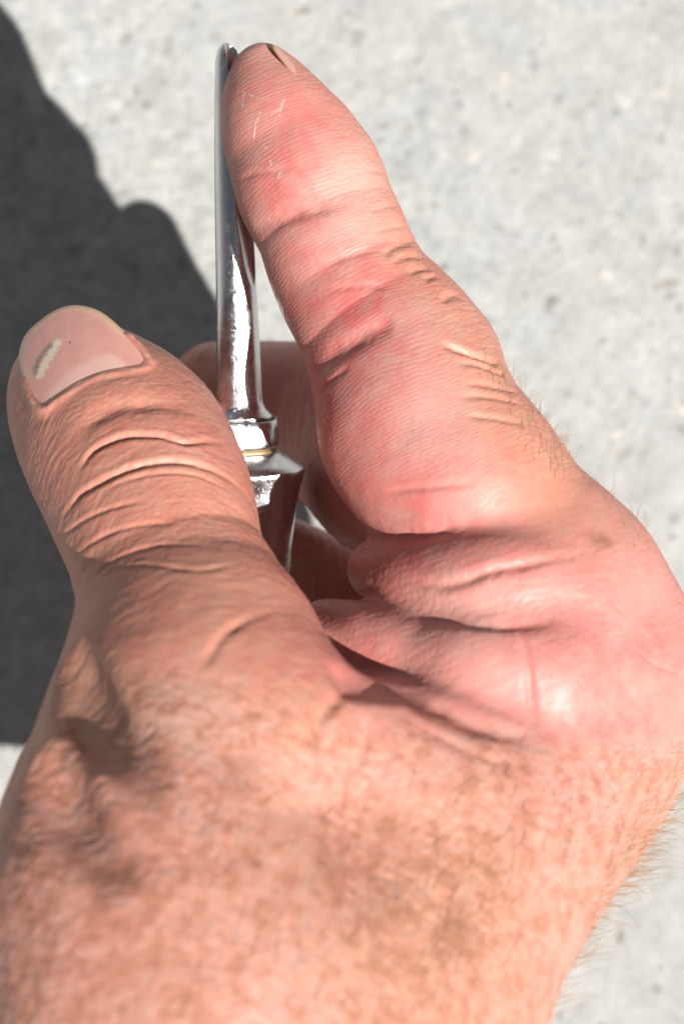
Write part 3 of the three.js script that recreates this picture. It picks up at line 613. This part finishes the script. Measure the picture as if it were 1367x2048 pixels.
// ---------------------------------------------------------------- hairs
{
  const geos = [], hairMat = new THREE.MeshPhysicalMaterial({ color: new THREE.Color(0.30, 0.18, 0.09), roughness: 0.45 });
  const pos = [], idx = [];
  const grow = (root, dir, up, L, curl, r) => {
    const n = 9; let p = [...root], d = nrm3(dir), b = pos.length / 3; const bend = nrm3(cross3(d, [rnd() - 0.5, rnd() - 0.5, rnd() - 0.5]));
    for (let i = 0; i <= n; i++) {
      const rr = r * (1 - 0.85 * i / n), u = nrm3(cross3(d, [0.31, 0.55, 0.77])), w = cross3(d, u);
      for (let k = 0; k < 3; k++) { const a = k * 2.0944; pos.push(...[0, 1, 2].map((m) => p[m] + rr * (u[m] * Math.cos(a) + w[m] * Math.sin(a)))); }
      if (i < n) for (let k = 0; k < 3; k++) { const a = b + i * 3 + k, c = b + i * 3 + (k + 1) % 3; idx.push(a, c, a + 3, c, c + 3, a + 3); }
      p = add3(p, d, L / n); d = nrm3(add3(add3(d, bend, curl / n), [0, 0.2, 0], 0));
    }
  };
  const V = skin.mm, N = skin.normalsOf(V, skin.idx), nv = V.length / 3;
  // zones: polygon-free, by photo pixel box of the root and the way the skin faces there
  let tries = 0, made = [0, 0, 0];
  const want = [150, 420, 340];
  while (tries++ < 400000 && made.some((m, i) => m < want[i])) {
    const v = Math.floor(rnd() * nv), P = [V[v * 3], V[v * 3 + 1], V[v * 3 + 2]], n = [N[v * 3], N[v * 3 + 1], N[v * 3 + 2]], Z = -P[2];
    const px = 683.5 + P[0] / Z * F, py = 1024 - P[1] / Z * F, rim = Math.abs(dot3(n, nrm3(P)));
    let zone = -1;
    if (n[0] > 0.45 && py > 730 && py < 1110 && px > 940 && Z < 215) zone = 0;
    else if (n[0] > 0.5 && py > 1470 && py < 2500 && px > 1000 && Z < 215) zone = 1;
    else if (n[2] > 0.3 && py > 1480 && py < 2500 && px > 350 && px < 1250 && Z < 190) zone = 2;
    if (zone > 0 && rnd() > sstep(1470, 1700, py)) continue;
    if (zone < 0 || made[zone] >= want[zone]) continue;
    if (dot3(n, nrm3(P)) > 0.25) continue;
    made[zone]++;
    const along = zone === 0 ? nrm3([0.35, 0.75, 0.1]) : nrm3([0.75, 0.55, 0]);
    const tang = nrm3(add3(along, n, -dot3(along, n)));
    const dir = add3(add3(tang, n, (zone === 2 ? 0.25 : 0.7) + 0.7 * rnd()), [rnd() - 0.5, rnd() - 0.5, rnd() - 0.5], 0.7);
    grow(add3(P, n, -0.15), dir, n, (zone === 0 ? 2.6 : 4.6) * (0.6 + 0.9 * rnd()), (rnd() - 0.3) * 3.2, (zone === 2 ? 0.016 : 0.026) + 0.02 * rnd());
  }
  const g = new THREE.BufferGeometry(); g.setAttribute('position', new THREE.Float32BufferAttribute(pos, 3)); g.setIndex(idx); g.computeVertexNormals(); g.applyMatrix4(TOHAND);
  const o = new THREE.Mesh(g, hairMat); o.name = 'hair'; o.userData.kind = 'stuff'; o.castShadow = true; hand.add(o);
}

// ---------------------------------------------------------------- the chrome tool
{
  const P0 = at(456, 90, 200.5), P1 = at(482, 860, 211), AX = nrm3(sub3(P0, P1)), PXMM = Math.hypot(...sub3(P0, P1)) / 770;
  const FACE = nrm3(add3([0.16, 0, 1], AX, -dot3([0.16, 0, 1], AX))), SIDE = cross3(AX, FACE);   // FACE looks at the viewer, SIDE to the right
  const base = at(510, 1500, 219);
  const o = new THREE.Group(); o.name = 'hollow_spike_tool'; const wb = world(base); o.position.copy(wb);
  o.userData = { label: 'chrome plated spike tool with a fluted half-tube tip held between thumb and forefinger', category: 'hand tool' };
  scene.add(o);
  const TOTOOL = new THREE.Matrix4().makeTranslation(-wb.x, -wb.y, -wb.z).multiply(MM);
  const S = 512, sc = new Uint8Array(S * S * 4), ro = new Uint8Array(S * S * 4), hm = new Float32Array(S * S);
  for (let i = 0; i < S * S; i++) hm[i] = 0.5 + 0.10 * (rnd() - 0.5);
  for (let i = 0; i < 4500; i++) { const cx = rnd() * S, cy = rnd() * S, r = 1.2 + 2.4 * rnd() * rnd(), a = 0.5 * (rnd() - 0.6); for (let y = -4; y <= 4; y++) for (let x = -4; x <= 4; x++) { const e = Math.hypot(x, y) / r; if (e < 1) hm[((Math.floor(cy) + y + S) % S) * S + (Math.floor(cx) + x + S) % S] += a * (1 - e * e); } }
  for (let i = 0; i < 260; i++) { let cx = rnd() * S, cy = rnd() * S; const an = 1.1 + 0.9 * (rnd() - 0.5) + (rnd() < 0.3 ? 1.2 : 0), L = 6 + 40 * rnd() * rnd(), a = -0.3 * rnd(); for (let t = 0; t < L; t += 0.5) { cx += Math.cos(an) * 0.5; cy += Math.sin(an) * 0.5; hm[((Math.floor(cy) % S + S) % S) * S + ((Math.floor(cx) % S) + S) % S] += a * 0.5; } }
  for (let j = 0; j < S; j++) for (let i = 0; i < S; i++) { const k = j * S + i, v = 255 * clamp(hm[k]), w = 255 * clamp(0.55 + 0.5 * fbm(i / S * 9, j / S * 9, 2.2, 3) + 0.25 * (0.5 - hm[k])); sc[k * 4] = sc[k * 4 + 1] = sc[k * 4 + 2] = v; ro[k * 4] = ro[k * 4 + 1] = ro[k * 4 + 2] = w; sc[k * 4 + 3] = ro[k * 4 + 3] = 255; }
  const mk = (a) => { const t = new THREE.DataTexture(a, S, S); t.wrapS = t.wrapT = THREE.RepeatWrapping; t.magFilter = t.minFilter = THREE.LinearFilter; t.repeat.set(1 / 14, 1 / 14); t.needsUpdate = true; return t; };   // one tile covers 14 mm
  const chrome = new THREE.MeshPhysicalMaterial({ color: new THREE.Color(0.60, 0.595, 0.61), metalness: 1, roughness: 0.42, roughnessMap: mk(ro), bumpMap: mk(sc), bumpScale: 0.00007 });
  const grime = new THREE.MeshPhysicalMaterial({ color: new THREE.Color(0.26, 0.18, 0.09), metalness: 0.7, roughness: 0.5 });
  // rings along the axis: photo pixel row, half width in pixels, squareness 0 round .. 1 square, flattening of depth
  function sweep(rings, mat, name, n = 72, parent = o, capTop = true) {
    const pos = [], uv = [], idx = [];
    const C = (y) => add3(P0, AX, -(y - 90) * PXMM);
    const fine = []; for (let i = 0; i + 1 < rings.length; i++) { const m = Math.max(1, Math.ceil(Math.abs(rings[i + 1][0] - rings[i][0]) / 12)); for (let s = 0; s < m; s++) fine.push(rings[i].map((q, e) => q + (rings[i + 1][e] - q) * s / m)); } fine.push(rings[rings.length - 1]);
    for (const [y, r, sq] of fine) {
      const c = C(y);
      for (let i = 0; i <= n; i++) {
        const a = i / n * 2 * Math.PI, ca = Math.cos(a), sa = Math.sin(a), e = 2 + 5 * sq, rad = r * PXMM / Math.pow(Math.pow(Math.abs(ca), e) + Math.pow(Math.abs(sa), e), 1 / e);
        pos.push(...[0, 1, 2].map((m) => c[m] + FACE[m] * rad * ca + SIDE[m] * rad * sa)); uv.push(a * r * PXMM, y * PXMM);
      }
    }
    const R = fine.length;
    for (let k = 0; k + 1 < R; k++) for (let i = 0; i < n; i++) { const a = k * (n + 1) + i, b = a + 1, c = a + n + 1, d = c + 1; idx.push(a, c, b, b, c, d); }
    for (const [k, flip] of [[0, 1], [R - 1, 0]]) { const c = C(fine[k][0]), m = pos.length / 3; pos.push(...c); uv.push(0, 0); for (let i = 0; i < n; i++) { const a = k * (n + 1) + i; flip ? idx.push(m, a, a + 1) : idx.push(m, a + 1, a); } }
    let g = new THREE.BufferGeometry(); g.setAttribute('position', new THREE.Float32BufferAttribute(pos, 3)); g.setAttribute('uv', new THREE.Float32BufferAttribute(uv, 2)); g.setIndex(idx);
    g.computeVertexNormals();
    return g;
  }
  const put = (g, mat, name, parent = o) => { g.applyMatrix4(TOTOOL); const q = new THREE.Mesh(g, mat); q.name = name; q.castShadow = q.receiveShadow = true; parent.add(q); return q; };
  const crisp = (g) => toCreasedNormals(g, 0.6);
  // blade: a round bar hollowed from the forefinger's side into a half tube
  const bladeSolid = sweep([[86, 7, 0], [90, 14, 0], [100, 21, 0], [120, 26, 0], [180, 30, 0], [300, 35, 0], [420, 38, 0], [520, 40, 0.02], [640, 43, 0.08], [760, 46, 0.12], [800, 48, 0.12], [815, 52, 0.15], [826, 62, 0.2], [834, 70, 0.25]], chrome, 'blade', 96);
  const cutter = (() => {
    const n = 48, pos = [], uv = [], idx = [], dir = nrm3(add3(add3([0, 0, 0], SIDE, 0.74), FACE, 0.67)), rows = [[20, 30, 22], [90, 30, 22], [200, 30, 24], [320, 36, 26], [420, 48, 28], [520, 70, 28], [620, 100, 26]];
    for (const [y, off, r] of rows) { const c = add3(add3(P0, AX, -(y - 90) * PXMM), dir, (off - 14) * PXMM); for (let i = 0; i < n; i++) { const a = i / n * 2 * Math.PI, d2 = cross3(AX, dir); pos.push(...[0, 1, 2].map((m) => c[m] + (dir[m] * Math.cos(a) * (Math.cos(a) > 0 ? 3.2 : 1) + d2[m] * Math.sin(a) * (1 + 0.28 * Math.max(0, Math.cos(a)))) * r * PXMM)); uv.push(a * r * PXMM, y * PXMM); } }
    for (let k = 0; k + 1 < rows.length; k++) for (let i = 0; i < n; i++) { const a = k * n + i, b = k * n + (i + 1) % n, c = a + n, d = b + n; idx.push(a, c, b, b, c, d); }
    for (const [k, flip] of [[0, 1], [rows.length - 1, 0]]) { const m = pos.length / 3; pos.push(...add3(add3(P0, AX, -(rows[k][0] - 90) * PXMM), dir, (rows[k][1] - 14) * PXMM)); uv.push(0, 0); for (let i = 0; i < n; i++) { const a = k * n + i, b = k * n + (i + 1) % n; flip ? idx.push(m, a, b) : idx.push(m, b, a); } }
    const g = new THREE.BufferGeometry(); g.setAttribute('position', new THREE.Float32BufferAttribute(pos, 3)); g.setAttribute('uv', new THREE.Float32BufferAttribute(uv, 2)); g.setIndex(idx); g.computeVertexNormals(); return g;
  })();
  const ev = new Evaluator(); ev.attributes = ['position', 'normal', 'uv']; ev.useGroups = false;
  const A = new Brush(bladeSolid), B2 = new Brush(cutter); A.updateMatrixWorld(); B2.updateMatrixWorld();
  const cut = ev.evaluate(A, B2, SUBTRACTION).geometry;
  put(cut, chrome, 'blade');
  put(crisp(sweep([[833, 66, 0.15], [836, 74, 0.22], [844, 77, 0.24], [880, 77, 0.24], [888, 75, 0.24], [893, 70, 0.22]], chrome, 'collar')), chrome, 'collar');
  put(crisp(sweep([[892, 68, 0.2], [896, 70, 0.22], [901, 71, 0.22], [904, 70, 0.22]], grime, 'groove')), grime, 'groove_ring');
  put(crisp(sweep([[902, 72, 0.22], [905, 79, 0.22], [912, 92, 0.22], [920, 108, 0.22], [928, 121, 0.24], [934, 127, 0.24], [939, 128, 0.24], [946, 126, 0.24], [975, 117, 0.24], [1010, 109, 0.24], [1060, 102, 0.24], [1120, 95, 0.22], [1190, 92, 0.2], [1300, 92, 0.15], [1420, 100, 0.2], [1480, 98, 0.1], [1500, 80, 0]], chrome, 'handle')), chrome, 'handle');
}

renderer.render(scene, camera);
